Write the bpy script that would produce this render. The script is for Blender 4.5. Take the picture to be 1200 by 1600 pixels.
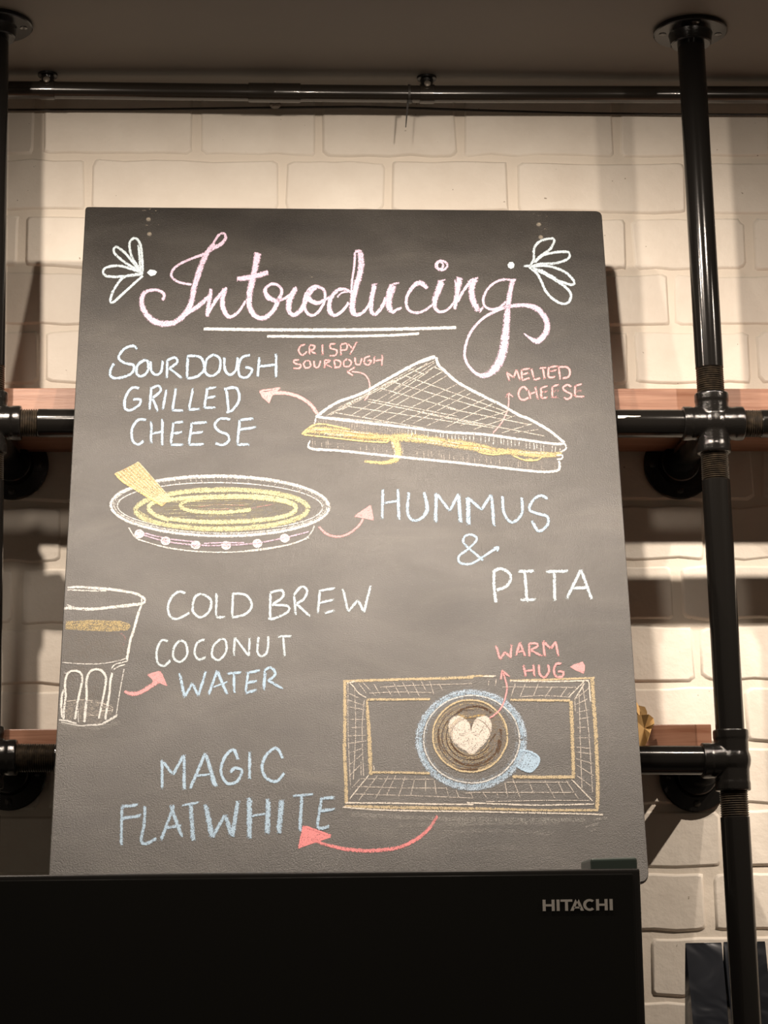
import bpy, bmesh, math, random
from mathutils import Vector, Matrix, noise

for o in list(bpy.data.objects): bpy.data.objects.remove(o)
SC = bpy.context.scene
C = SC.collection
ZC = 1.60                      # eye height
F = 3370.0                     # focal length in pixels of a 1200 x 1600 frame

# ---------------------------------------------------------------- camera
def unit(v): return Vector(v).normalized()
Yc_ = unit((-170, -691, -F))
b_ = (170*208 + F*F)/691.0
Zc_ = unit((-208, b_, -F))
Xc_ = Yc_.cross(Zc_).normalized()
M = Matrix((Xc_, Yc_, Zc_))    # camera axes -> world axes
CAM = Vector((0.0, -3.68, ZC))
cam_d = bpy.data.cameras.new('camera'); cam = bpy.data.objects.new('camera', cam_d); C.objects.link(cam)
cam_d.sensor_width = 36; cam_d.lens = F/1600*36; cam_d.clip_start = 0.05
cam.matrix_world = Matrix.Translation(CAM) @ M.to_4x4()
SC.camera = cam

def ray(px, py): return M @ Vector((px-600, 800-py, -F))
def at(px, py, Y):             # point of the place seen at a pixel, on the vertical plane at depth Y
    d = ray(px, py); return CAM + d*((Y-CAM.y)/d.y)
def atz(px, py, Z):
    d = ray(px, py); return CAM + d*((Z-CAM.z)/d.z)

# ---------------------------------------------------------------- world, lamps, exposure
w = bpy.data.worlds.new('room'); SC.world = w; w.use_nodes = True
w.node_tree.nodes['Background'].inputs[0].default_value = (1.0, 0.80, 0.60, 1)
w.node_tree.nodes['Background'].inputs[1].default_value = 0.085
SC.view_settings.view_transform = 'Standard'; SC.view_settings.look = 'None'
SC.view_settings.gamma = 1; SC.view_settings.use_curve_mapping = False
SC.view_settings.exposure = 0.0
def spot(x, y, h, tx, ty, th, power, size=80, blend=1.0, rad=0.022):
    l = bpy.data.lights.new('track_and_sheen_spot', 'SPOT'); o = bpy.data.objects.new('track_and_sheen_spot', l); C.objects.link(o)
    l.energy = power; l.color = (1.0, 0.85, 0.71); l.spot_size = math.radians(size); l.spot_blend = blend
    l.shadow_soft_size = rad
    p = Vector((x, y, ZC+h)); o.location = p
    o.rotation_euler = (Vector((tx, ty, ZC+th))-p).to_track_quat('-Z', 'Y').to_euler()
for x, pw in ((-0.49, 58), (0.08, 30), (0.355, 60), (0.88, 27)):
    spot(x, -0.97, 1.345, x, -0.1, -.05, pw, 156, 1.0, 0.013)
spot(1.52, -0.97, 1.345, 0.95, -0.1, -.3, 115, 95, 1.0, 0.013)
for x, pw in ((-0.42, 22), (0.1, 42)):  # added second row, not track lamps: brightens the sheen on the board
    spot(x, -1.62, 1.44, x, -.45, .48, pw, 62, 1.0, 0.05)

# ---------------------------------------------------------------- node helpers
def mat(name, base=(0.5, 0.5, 0.5), rough=0.5, metal=0.0, coat=0.0, spec=0.5):
    m = bpy.data.materials.new(name); m.use_nodes = True
    b = m.node_tree.nodes['Principled BSDF']
    b.inputs['Base Color'].default_value = (*base, 1); b.inputs['Roughness'].default_value = rough
    b.inputs['Metallic'].default_value = metal; b.inputs['Coat Weight'].default_value = coat
    b.inputs['Specular IOR Level'].default_value = spec
    return m
def nd(m, t, **kw):
    n = m.node_tree.nodes.new(t)
    for k, v in kw.items():
        if hasattr(n, k) and k not in ('Scale',): setattr(n, k, v)
    return n
def lk(m, a, b): m.node_tree.links.new(a, b)
def noise_n(m, scale, detail=4, rough=0.55, vec=None, dist=0.0, stretch=None):
    n = nd(m, 'ShaderNodeTexNoise'); n.inputs['Scale'].default_value = scale
    n.inputs['Detail'].default_value = detail; n.inputs['Roughness'].default_value = rough
    n.inputs['Distortion'].default_value = dist
    tc = nd(m, 'ShaderNodeTexCoord'); src = tc.outputs['Object']
    if stretch:
        mp = nd(m, 'ShaderNodeMapping'); mp.inputs['Scale'].default_value = stretch
        lk(m, src, mp.inputs[0]); src = mp.outputs[0]
    lk(m, src, n.inputs['Vector']); return n
def ramp(m, fac, stops):
    r = nd(m, 'ShaderNodeValToRGB'); e = r.color_ramp.elements
    while len(e) < len(stops): e.new(0.5)
    for i, (p, c) in enumerate(stops):
        e[i].position = p; e[i].color = (*c, 1) if len(c) == 3 else c
    lk(m, fac, r.inputs[0]); return r
def bump(m, h, strength=0.3, dist=0.002):
    b = nd(m, 'ShaderNodeBump'); b.inputs['Strength'].default_value = strength
    b.inputs['Distance'].default_value = dist
    lk(m, h, b.inputs['Height']); P = m.node_tree.nodes['Principled BSDF']
    if P.inputs['Normal'].links: lk(m, P.inputs['Normal'].links[0].from_socket, b.inputs['Normal'])
    lk(m, b.outputs[0], P.inputs['Normal'])
def PB(m): return m.node_tree.nodes['Principled BSDF']

# painted brick
m_brick = mat('cream_painted_brick', (0.72, 0.66, 0.57), 0.55)
n = noise_n(m_brick, 6, 6, 0.6); r = ramp(m_brick, n.outputs[0], [(0.3, (0.66, 0.60, 0.52)), (0.7, (0.78, 0.73, 0.65))])
n4 = noise_n(m_brick, 95, 2, 0.5); r4 = ramp(m_brick, n4.outputs[0], [(0.235, (0.25, 0.2, 0.15)), (0.26, (1, 1, 1))])
mx = nd(m_brick, 'ShaderNodeMix', data_type='RGBA', blend_type='MULTIPLY'); mx.inputs[0].default_value = 0.8
lk(m_brick, r.outputs[0], mx.inputs[6]); lk(m_brick, r4.outputs[0], mx.inputs[7]); lk(m_brick, mx.outputs[2], PB(m_brick).inputs['Base Color'])
n2 = noise_n(m_brick, 28, 6, 0.6); bump(m_brick, n2.outputs[0], 0.35, 0.005)
n3 = noise_n(m_brick, 220, 3, 0.6); bump(m_brick, n3.outputs[0], 0.18, 0.0008)
m_mortar = mat('cream_painted_mortar', (0.70, 0.635, 0.545), 0.6)
n = noise_n(m_mortar, 60, 5, 0.6); bump(m_mortar, n.outputs[0], 0.4, 0.003)
# ceiling
m_ceil = mat('brown_grey_ceiling_paint', (0.10, 0.082, 0.068), 0.6)
n = noise_n(m_ceil, 3, 4); r = ramp(m_ceil, n.outputs[0], [(0.3, (0.12, 0.105, 0.088)), (0.7, (0.14, 0.122, 0.10))]); lk(m_ceil, r.outputs[0], PB(m_ceil).inputs['Base Color'])
m_floor = mat('grey_concrete_floor', (0.10, 0.09, 0.08), 0.5)
n = noise_n(m_floor, 5, 6); r = ramp(m_floor, n.outputs[0], [(0.3, (0.07, 0.065, 0.06)), (0.7, (0.13, 0.12, 0.11))]); lk(m_floor, r.outputs[0], PB(m_floor).inputs['Base Color'])
# black enamel pipe
m_pipe = mat('black_gloss_pipe_paint', (0.006, 0.0055, 0.005), 0.15, 0, 0.0, 0.32)
n = noise_n(m_pipe, 60, 4, 0.6, stretch=(1, 1, 0.35)); bump(m_pipe, n.outputs[0], 0.10, 0.001)
n = noise_n(m_pipe, 400, 2); bump(m_pipe, n.outputs[0], 0.04, 0.0003)
m_cast = mat('black_cast_iron_paint', (0.006, 0.0055, 0.005), 0.17, 0, 0.0, 0.45)
n = noise_n(m_cast, 330, 3, 0.7); bump(m_cast, n.outputs[0], 0.35, 0.0009)
m_thread = mat('worn_pipe_thread', (0.035, 0.028, 0.022), 0.38, 0.5)
n = noise_n(m_thread, 120, 3); r = ramp(m_thread, n.outputs[0], [(0.35, (0.02, 0.016, 0.012)), (0.7, (0.06, 0.045, 0.03))]); lk(m_thread, r.outputs[0], PB(m_thread).inputs['Base Color'])
m_bare = mat('bare_paint_chip', (0.75, 0.72, 0.66), 0.5)
# wood
m_wood = mat('reddish_brown_wood', (0.3, 0.15, 0.08), 0.42)
n = noise_n(m_wood, 9, 6, 0.6, stretch=(0.6, 9, 14), dist=0.6)
r = ramp(m_wood, n.outputs[0], [(0.3, (0.17, 0.068, 0.035)), (0.55, (0.25, 0.125, 0.078)), (0.75, (0.32, 0.17, 0.11))]); lk(m_wood, r.outputs[0], PB(m_wood).inputs['Base Color'])
n = noise_n(m_wood, 60, 4, 0.6, stretch=(0.5, 6, 6)); bump(m_wood, n.outputs[0], 0.15, 0.001)
# blackboard
m_board = mat('blackboard_paint', (0.035, 0.032, 0.029), 0.42, 0, 0, 0.6)
n = noise_n(m_board, 4.2, 8, 0.62, stretch=(1.0, 1, 2.6), dist=0.9)
r = ramp(m_board, n.outputs[0], [(0.3, (0.007, 0.0056, 0.0045)), (0.45, (0.012, 0.010, 0.0078)), (0.6, (0.020, 0.0175, 0.0145)), (0.75, (0.034, 0.030, 0.025))])
nf = noise_n(m_board, 430, 3, 0.7); rf = ramp(m_board, nf.outputs[0], [(0.62, (0, 0, 0)), (0.80, (0.06, 0.057, 0.05))])
mx = nd(m_board, 'ShaderNodeMix', data_type='RGBA', blend_type='ADD'); mx.inputs[0].default_value = 0.8
lk(m_board, r.outputs[0], mx.inputs[6]); lk(m_board, rf.outputs[0], mx.inputs[7]); lk(m_board, mx.outputs[2], PB(m_board).inputs['Base Color'])
nr = noise_n(m_board, 3.2, 7, 0.6, stretch=(1, 1, 2.2), dist=1.2); rr = ramp(m_board, nr.outputs[0], [(0.3, (0.41,)*3), (0.7, (0.52,)*3)]); lk(m_board, rr.outputs[0], PB(m_board).inputs['Roughness'])
nb = noise_n(m_board, 520, 3, 0.7); bump(m_board, nb.outputs[0], 0.75, 0.0009)
m_bedge = mat('board_edge_black', (0.02, 0.018, 0.016), 0.5)
# fridge
m_glass = mat('black_glass_door', (0.004, 0.004, 0.0036), 0.09, 0, 0.0, 0.28)
n = noise_n(m_glass, 5, 4, stretch=(1, 1, 0.4)); rr = ramp(m_glass, n.outputs[0], [(0.4, (0.07,)*3), (0.75, (0.2,)*3)]); lk(m_glass, rr.outputs[0], PB(m_glass).inputs['Roughness'])
m_trim = mat('black_fridge_trim', (0.008, 0.0075, 0.007), 0.22, 0, 0, .35)
n = noise_n(m_trim, 90, 3); bump(m_trim, n.outputs[0], 0.05, 0.001)
m_cab = mat('dark_grey_fridge_side', (0.022, 0.022, 0.021), 0.42)
n = noise_n(m_cab, 300, 2); bump(m_cab, n.outputs[0], 0.1, 0.0005)
m_hinge = mat('dark_green_grey_hinge_plastic', (0.018, 0.026, 0.022), 0.28)
n = noise_n(m_hinge, 90, 3); bump(m_hinge, n.outputs[0], 0.08, 0.001)
m_logo = mat('silver_letters', (0.42, 0.40, 0.37), 0.35, 0.6)
n = noise_n(m_logo, 60, 2); bump(m_logo, n.outputs[0], 0.03, 0.001)
# bag foil, kraft
m_foil = mat('black_foil_bag', (0.018, 0.020, 0.025), 0.24, 0.3)
n = noise_n(m_foil, 12, 2, 0.4, dist=1.0); bump(m_foil, n.outputs[0], 0.7, 0.012)
m_kraft = mat('brown_kraft_paper', (0.50, 0.31, 0.12), 0.75)
n = noise_n(m_kraft, 40, 5); r = ramp(m_kraft, n.outputs[0], [(0.3, (0.42, 0.25, 0.09)), (0.7, (0.58, 0.37, 0.15))]); lk(m_kraft, r.outputs[0], PB(m_kraft).inputs['Base Color'])
m_cable = mat('dark_cable_sheath', (0.03, 0.026, 0.022), 0.45)
n = noise_n(m_cable, 80, 3); bump(m_cable, n.outputs[0], 0.1, 0.0005)
m_conduit = mat('dark_brown_conduit', (0.022, 0.018, 0.014), 0.22, 0, 0.3)
n = noise_n(m_conduit, 50, 4, stretch=(0.3, 1, 1)); bump(m_conduit, n.outputs[0], 0.12, 0.0015)
m_steel = mat('dull_steel', (0.45, 0.41, 0.35), 0.35, 0.8)
n = noise_n(m_steel, 300, 3); bump(m_steel, n.outputs[0], 0.2, 0.0005)
# chalk: colour and density come from the drawn strokes; grain from noise
m_chalk = bpy.data.materials.new('chalk'); m_chalk.use_nodes = True
P = PB(m_chalk); P.inputs['Roughness'].default_value = 0.95; P.inputs['Specular IOR Level'].default_value = 0.1
a1 = nd(m_chalk, 'ShaderNodeAttribute'); a1.attribute_name = 'chalk_colour'
mxc = nd(m_chalk, 'ShaderNodeMix', data_type='RGBA', blend_type='MULTIPLY'); mxc.inputs[0].default_value = 1; mxc.inputs[7].default_value = (.65, .65, .67, 1)
lk(m_chalk, a1.outputs['Color'], mxc.inputs[6]); lk(m_chalk, mxc.outputs[2], P.inputs['Base Color'])
a2 = nd(m_chalk, 'ShaderNodeAttribute'); a2.attribute_name = 'chalk_density'
a3 = nd(m_chalk, 'ShaderNodeAttribute'); a3.attribute_name = 'chalk_edge'
def math_n(m, op, a, b=None, c=None, clamp=False):
    n = nd(m, 'ShaderNodeMath'); n.operation = op; n.use_clamp = clamp
    for i, v in enumerate((a, b, c)):
        if v is None: continue
        if isinstance(v, (int, float)): n.inputs[i].default_value = v
        else: lk(m, v, n.inputs[i])
    return n.outputs[0]
ng = noise_n(m_chalk, 640, 2, 0.75)
ng2 = noise_n(m_chalk, 120, 3, 0.6)
gr = math_n(m_chalk, 'ADD', math_n(m_chalk, 'MULTIPLY', ng.outputs[0], 0.8), math_n(m_chalk, 'MULTIPLY', ng2.outputs[0], 0.2))
ab = math_n(m_chalk, 'ABSOLUTE', a3.outputs['Fac'])
ed = math_n(m_chalk, 'MULTIPLY', math_n(m_chalk, 'MAXIMUM', math_n(m_chalk, 'SUBTRACT', ab, 0.5), 0.0), 0.36)
thr = math_n(m_chalk, 'ADD', math_n(m_chalk, 'SUBTRACT', 0.60, math_n(m_chalk, 'MULTIPLY', a2.outputs['Fac'], 0.23)), ed)
al = math_n(m_chalk, 'MULTIPLY', math_n(m_chalk, 'ADD', math_n(m_chalk, 'SUBTRACT', gr, thr), 0.04), 11.0, clamp=True)
cap_ = math_n(m_chalk, 'ADD', a2.outputs['Fac'], 0.14, clamp=True)
lk(m_chalk, math_n(m_chalk, 'MULTIPLY', al, cap_), P.inputs['Alpha'])

# ---------------------------------------------------------------- object helpers
def thing(name, label, cat, loc, group=None):
    o = bpy.data.objects.new(name, None); C.objects.link(o); o.location = loc; o.empty_display_size = 0.05
    o['label'] = label; o['category'] = cat
    if group: o['group'] = group
    return o
def link_mesh(name, me, m, parent=None, kind=None, label=None, smooth=False):
    if m is not None: me.materials.append(m)
    if smooth:
        for p in me.polygons: p.use_smooth = True
    o = bpy.data.objects.new(name, me); C.objects.link(o)
    if parent is not None:
        o.parent = parent
        g = parent
        tot = Vector((0, 0, 0))
        while g is not None: tot += Vector(g.location); g = g.parent
        o.location = -tot           # mesh is written in room coordinates
    if kind: o['kind'] = kind
    if label: o['label'] = label
    return o
def obj(name, bm, m, parent=None, kind=None, label=None, smooth=False):
    bmesh.ops.recalc_face_normals(bm, faces=bm.faces)
    me = bpy.data.meshes.new(name); bm.to_mesh(me); bm.free()
    return link_mesh(name, me, m, parent, kind, label, smooth)
def tag(o, label, cat, group=None):
    o['label'] = label; o['category'] = cat
    if group: o['group'] = group
    return o
def auto(o, ang=35):
    bpy.context.view_layer.objects.active = o
    o.data.shade_smooth() if hasattr(o.data, 'shade_smooth') else None
    try: o.data.set_sharp_from_angle(angle=math.radians(ang))
    except Exception: pass
    return o
def add_box(bm, lo, hi, bev=0.0, seg=2):
    r = bmesh.ops.create_cube(bm, size=1)
    c = [(a+b)/2 for a, b in zip(lo, hi)]; s = [b-a for a, b in zip(lo, hi)]
    for v in r['verts']: v.co = Vector((c[0]+v.co.x*s[0], c[1]+v.co.y*s[1], c[2]+v.co.z*s[2]))
    if bev > 0:
        es = list({e for v in r['verts'] for e in v.link_edges})
        bmesh.ops.bevel(bm, geom=es, offset=bev, segments=seg, profile=0.5, affect='EDGES')
def add_lathe(bm, p0, d, prof, seg=32, cap=True):
    """prof: (distance along d, radius)"""
    d = Vector(d).normalized(); a = d.orthogonal().normalized(); b = d.cross(a)
    rings = []
    for t, r in prof:
        c = Vector(p0)+d*t
        rings.append([bm.verts.new(c+(a*math.cos(2*math.pi*i/seg)+b*math.sin(2*math.pi*i/seg))*max(r, 1e-5)) for i in range(seg)])
    for q in range(len(rings)-1):
        for i in range(seg):
            j = (i+1) % seg
            bm.faces.new((rings[q][i], rings[q][j], rings[q+1][j], rings[q+1][i]))
    if cap:
        bm.faces.new(rings[0][::-1]); bm.faces.new(rings[-1])
def add_tube(bm, pts, r, seg=12):
    pts = [Vector(p) for p in pts]; rings = []
    for k, p in enumerate(pts):
        d = (pts[min(k+1, len(pts)-1)]-pts[max(k-1, 0)]).normalized()
        a = d.cross(Vector((0.13, 0.2, 1))).normalized(); b = d.cross(a)
        rings.append([bm.verts.new(p+(a*math.cos(2*math.pi*i/seg)+b*math.sin(2*math.pi*i/seg))*r) for i in range(seg)])
    for q in range(len(rings)-1):
        for i in range(seg):
            j = (i+1) % seg; bm.faces.new((rings[q][i], rings[q][j], rings[q+1][j], rings[q+1][i]))
    bm.faces.new(rings[0][::-1]); bm.faces.new(rings[-1])

# ================================================================ THE SETTING
H_CEIL = 1.519
X0, X1 = -1.75, 2.25
bm = bmesh.new(); add_box(bm, (X0, 0.0040, 0), (X1, 0.12, ZC+H_CEIL+0.1)); wall = obj('wall_back', bm, m_mortar, kind='structure')
bm = bmesh.new(); add_box(bm, (X0, -5.2, ZC+H_CEIL), (X1, 0.12, ZC+H_CEIL+0.1)); obj('ceiling', bm, m_ceil, kind='structure')
bm = bmesh.new(); add_box(bm, (X0, -5.2, -0.1), (X1, 0.12, 0.0)); obj('floor', bm, m_floor, kind='structure')
# bricks: rows by the joint heights seen in the photograph
rnd = random.Random(5)
PITCH = 0.1062; H0 = 1.405      # height of the joint seen at y = 248
def wx(px, py): return at(px, py, 0).x
rows_known = {  # row index (0 = under the ceiling): vertical joints in pixels at its mid height
    0: (209, [60, 308, 500, 719, 965]), 1: (292, [-110, 137, 442, 607, 801, 1075]), 2: (382, [35, 290, 560, 800, 982, 1170]),
    3: (470, [-60, 190, 470, 730, 1050]), 4: (560, [65, 330, 600, 820, 987, 1180]),
    9: (1018, [830, 1090, 1330]), 8: (930, [760, 1060, 1260]), 10: (1100, [700, 930, 1160, 1400]), 11: (1185, [820, 1080, 1320]),
    12: (1280, [720, 1130, 1390]), 13: (1375, [860, 1108, 1340]), 14: (1465, [700, 1010, 1240]), 15: (1560, [850, 1095, 1350])}
def brick_mesh(x0, x1, z0, z1):
    g = 0.0048
    x0 += g+rnd.uniform(-.001, .002); x1 -= g+rnd.uniform(-.001, .002); z0 += g*.8+rnd.uniform(-.001, .001); z1 -= g*.8
    w_, h_ = x1-x0, z1-z0; cr = rnd.uniform(.006, .012)
    base = []
    def edge(ax, az, bx, bz, n):
        for i in range(n):
            t = i/(n-1); base.append([ax+(bx-ax)*t, az+(bz-az)*t])
    edge(x0+cr, z0, x1-cr, z0, 7); base.append([x1-cr*.3, z0+cr*.3])
    edge(x1, z0+cr, x1, z1-cr, 2); base.append([x1-cr*.3, z1-cr*.3])
    edge(x1-cr, z1, x0+cr, z1, 7); base.append([x0+cr*.3, z1-cr*.3])
    edge(x0, z1-cr, x0, z0+cr, 2); base.append([x0+cr*.3, z0+cr*.3])
    for p in base: p[0] += rnd.uniform(-.0028, .0028); p[1] += rnd.uniform(-.0028, .0028)
    cx, cz = (x0+x1)/2, (z0+z1)/2; pr = rnd.uniform(-.0006, .002)
    vs, fs = [], []; n_ = len(base)
    for p in base: vs.append((p[0], 0.0065, p[1]))
    for p in base:
        vs.append((cx+(p[0]-cx)*(1-.0035/w_*2), 0.0022-pr, cz+(p[1]-cz)*(1-.0035/h_*2)))
    for p in base:
        vs.append((cx+(p[0]-cx)*(1-.0062/w_*2), -pr, cz+(p[1]-cz)*(1-.0062/h_*2)))
    for k in (0, 1):
        for i in range(n_):
            j = (i+1) % n_; fs.append((k*n_+i, k*n_+j, (k+1)*n_+j, (k+1)*n_+i))
    fs.append(tuple(range(2*n_, 3*n_)))
    me = bpy.data.meshes.new('brick'); me.from_pydata(vs, [], fs)
    for p in me.polygons[:-1]: p.use_smooth = True
    return me
row = 0; ztop = ZC+H_CEIL
while True:
    z1 = ZC+H0-PITCH*(row-1) if row else ZC+H_CEIL+.02
    z0 = ZC+H0-PITCH*row
    if z1 < 0.06: break
    z0 = max(z0, 0.0)
    js = []
    if row in rows_known:
        yy, pxs = rows_known[row]; js = sorted(wx(p, yy) for p in pxs)
    else:
        js = [(-0.1 if row % 2 else 0.03)+rnd.uniform(-.04, .04)]
    L = [(0.235, 0.29), (0.24, 0.3)][row % 2]
    big = row > 17                 # well below the frame: fewer, longer stones
    while js[0] > X0: js.insert(0, js[0]-rnd.uniform(*L)*(2.2 if big else 1))
    while js[-1] < X1: js.append(js[-1]+rnd.uniform(*L)*(2.2 if big else 1))
    for a, b in zip(js[:-1], js[1:]):
        a = max(a, X0); b = min(b, X1)
        if b-a < 0.04: continue
        link_mesh('brick', brick_mesh(a, b, z0, z1), m_brick, wall)
    row += 1

# ================================================================ PIPE SHELF FRAME
PY = -0.31; R = 0.0228
A_top = at(1080, 77, PY); A_bot = at(1167, 1600, PY)
B_top = at(-8.5, 100, PY); B_bot = at(-27, 1600, PY)
def along(a, b, z): t = (z-a.z)/(b.z-a.z); return a+(b-a)*t
def post(a, b, px, py):            # centre of a fitting on a post at the photo height py
    z = at(px, py, PY).z; return along(a, b, z)
zc = ZC+H_CEIL
frame = thing('pipe_shelf_frame', 'black iron pipe shelving frame with threaded joints fixed to the brick wall and ceiling', 'shelf frame', along(A_top, A_bot, 0.0))
SPEC = [(1, A_top, A_bot, 1115, 662, 1157, 1188), (-1, B_top, B_bot, -15, 661, -24, 1184)]
def thread_prof(t0, t1, r):
    out = [(t0, r*.93)]; n_ = int((t1-t0)/0.0034)
    for i in range(n_):
        s = t0+(t1-t0)*(i+.25)/n_; out.append((s, r*.90)); out.append((s+(t1-t0)*.5/n_, r*.985))
    out.append((t1, r*.93)); return out
def pipe(p, q, name='pipe', r=R, m=m_pipe, label=None):
    d = q-p; L_ = d.length; bm = bmesh.new()
    add_lathe(bm, p, d, [(0, r*.96), (.0012, r), (L_*.33, r), (L_*.66, r), (L_-.0012, r), (L_, r*.96)], 40)
    return auto(obj(name, bm, m, frame, label=label))
def threads(p, q, r=R):
    bm = bmesh.new(); add_lathe(bm, p, q-p, thread_prof(0, (q-p).length, r), 36)
    return auto(obj('thread', bm, m_thread, frame, label='ribbed bare thread of a pipe end'), 70)
def fitting(c, dirs, name, arm=0.050, r=0.0270):
    bm = bmesh.new()
    for d in dirs:
        add_lathe(bm, c-Vector(d)*0.012, d, [(0, r*1.0), (arm-.004, r*1.0), (arm-.001, r*1.035), (arm+.0105, r*1.035), (arm+.012, r*1.0), (arm+.012, r*.9)], 40)
    bmesh.ops.create_uvsphere(bm, u_segments=24, v_segments=16, radius=r*1.12, matrix=Matrix.Translation(c))
    o = obj(name, bm, m_cast, frame)
    md = o.modifiers.new('remesh', 'REMESH'); md.mode = 'VOXEL'; md.voxel_size = 0.0016; md.use_smooth_shade = True
    s = o.modifiers.new('smooth', 'SMOOTH'); s.iterations = 3; s.factor = 0.5
    return o
def flange(c, d, name='flange', r=0.062):
    """c on the surface, d away from it"""
    d = Vector(d).normalized()
    bm = bmesh.new()
    add_lathe(bm, c, d, [(0, r*.985), (.0015, r), (.007, r), (.0085, r*.97), (.009, r*.6), (.012, .036), (.026, .034), (.028, .032), (.028, .023)], 48)
    o = auto(obj(name, bm, m_cast, frame))
    a = d.orthogonal().normalized(); b = d.cross(a)
    for k in range(4):
        an = math.pi/4+k*math.pi/2; q = c+(a*math.cos(an)+b*math.sin(an))*r*.76+d*.0085
        bm = bmesh.new(); add_lathe(bm, q, d, [(0, .0065), (.0012, .0062), (.0022, .0035), (.0023, .001)], 16)
        s = auto(obj('screw', bm, m_conduit, o))
    return o
up = Vector((0, 0, 1)); CY = Vector((0, 1, 0)); CX = Vector((1, 0, 0))
nodes = []
for s, a, b, ux, uy, lx, ly in SPEC:
    d = (a-b).normalized()
    top = along(a, b, zc-.002); flo = along(a, b, 0.0)
    cu = post(a, b, ux, uy); cl = post(a, b, lx, ly); nodes.append((cu, cl))
    flange(along(a, b, zc), -d); flange(flo, d)
    # upper post
    pipe(top-d*.004, cu+d*.092); threads(cu+d*.095, cu+d*.048)
    threads(cu-d*.044, cu-d*.096, R*1.0)
    pipe(cu-d*.094, cl+d*.042); threads(cl-d*.044, cl-d*.090)
    pipe(cl-d*.088, flo)
    # stubs to the wall
    for c in (cu, cl):
        pipe(c+CY*.03, Vector((c.x, -.01, c.z)), 'stub_pipe'); flange(Vector((c.x, -.0045, c.z)), -CY)
(cuR, clR), (cuL, clL) = nodes
fitting(cuR, [up, -up, CX, -CX, CY], 'cross_fitting'); fitting(cuL, [up, -up, CX, -CX, CY], 'cross_fitting')
fitting(clR, [up, -up, -CX, CY], 'tee_fitting', arm=.048); fitting(clL, [up, -up, CX, CY], 'tee_fitting', arm=.048)
du = (cuR-cuL).normalized(); dl = (clR-clL).normalized()
threads(cuL+du*.048, cuL+du*.078); pipe(cuL+du*.076, cuR-du*.046, 'rail')
threads(cuR+du*.048, cuR+du*.080); pipe(cuR+du*.078, cuR+du*.95, 'rail')
threads(cuL-du*.080, cuL-du*.048); pipe(cuL-du*.95, cuL-du*.078, 'rail')
threads(clL+dl*.048, clL+dl*.108); pipe(clL+dl*.106, clR-dl*.046, 'rail')
# chipped paint on the right end of the upper rail
bm = bmesh.new(); chips = [(0.0, .010), (.012, .003), (.02, .004), (.03, .0025), (.036, .001)]
p0 = at(962, 652, PY).x; vs = []
prof = [(0, .0), (0, .011), (.010, .010), (.016, .005), (.024, .006), (.034, .0045), (.038, .002), (.034, .0015), (.020, .0012), (.010, .0)]
def on_rail(x, s):                  # point on rail surface, s = arc below the upper front
    an = math.radians(28)-s/R; t = (x-cuL.x)/(cuR.x-cuL.x); c = cuL+(cuR-cuL)*t
    return Vector((x, c.y-math.cos(an)*(R+.0002), c.z+math.sin(an)*(R+.0002)))
bm.faces.new([bm.verts.new(on_rail(p0+x*1.0, s*.45+.003)) for x, s in prof])
obj('paint_chip', bm, m_bare, frame, label='pale scuffed patch of chipped paint on the rail')

# wooden shelves
def shelf(name, xa, xb, za, zb, ya, yb, label):
    bm = bmesh.new(); add_box(bm, (xa, ya, za), (xb, yb, zb), .0015)
    return tag(obj(name, bm, m_wood), label, 'shelf')
zu = cuR.z+R
shelf('wooden_shelf', X0+.25, X1-.25, zu+.0005, at(1000, 607, -.245).z, -.245, -.012, 'long wooden shelf board on the upper pipe rail behind the middle of the blackboard')
zl = clR.z+R
shelf('wooden_shelf', at(6, 1150, -.246).x, at(1112, 1150, -.246).x, zl+.0005, at(1040, 1132, -.246).z, -.246, -.012, 'reddish wooden shelf board on the lower pipe rail just above the fridge')
ZB = ZC-.285
shelf('wooden_shelf', .60, X1-.25, ZB-.04, ZB, -.285, -.02, 'low wooden shelf board right of the fridge carrying the black foil bags')
# brackets under the low shelf, out of the frame
br = thing('shelf_bracket', 'black metal brackets holding the low shelf right of the fridge', 'bracket', (1.2, -.02, ZB-.04))
bm = bmesh.new(); add_box(bm, (.95, -.27, ZB-.052), (.98, -.0045, ZB-.041)); add_box(bm, (.95, -.02, ZB-.25), (.98, -.0045, ZB-.041)); obj('arm', bm, m_pipe, br)
bm = bmesh.new(); add_box(bm, (1.6, -.27, ZB-.052), (1.63, -.0045, ZB-.041)); add_box(bm, (1.6, -.02, ZB-.25), (1.63, -.0045, ZB-.041)); obj('arm', bm, m_pipe, br)

# ================================================================ CEILING CONDUIT
KY = -.10
def kp(px, py): return at(px, py, KY)
cp = [kp(-260, 140), kp(0, 139.5), kp(60, 140.5), kp(240, 143), kp(430, 145), kp(668, 147), kp(900, 147.5), kp(1200, 148), kp(1500, 149)]
cond = thing('ceiling_conduit', 'dark round conduit pipe running along the ceiling above the brick wall', 'conduit', (cp[4].x, KY, zc))
KR = .0152
def seg(p, q, name='conduit_pipe'):
    bm = bmesh.new(); add_tube(bm, [p, p.lerp(q, .5), q], KR, 24); return auto(obj(name, bm, m_conduit, cond))
seg(cp[0], cp[2]); seg(cp[2], cp[4]); seg(cp[4], cp[5]); seg(cp[5], cp[7]); seg(cp[7], cp[8])
def on_cond(px):
    for p, q in zip(cp[:-1], cp[1:]):
        X = kp(px, 145).x
        if p.x <= X <= q.x: return p+(q-p)*((X-p.x)/(q.x-p.x)), (q-p).normalized()
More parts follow.
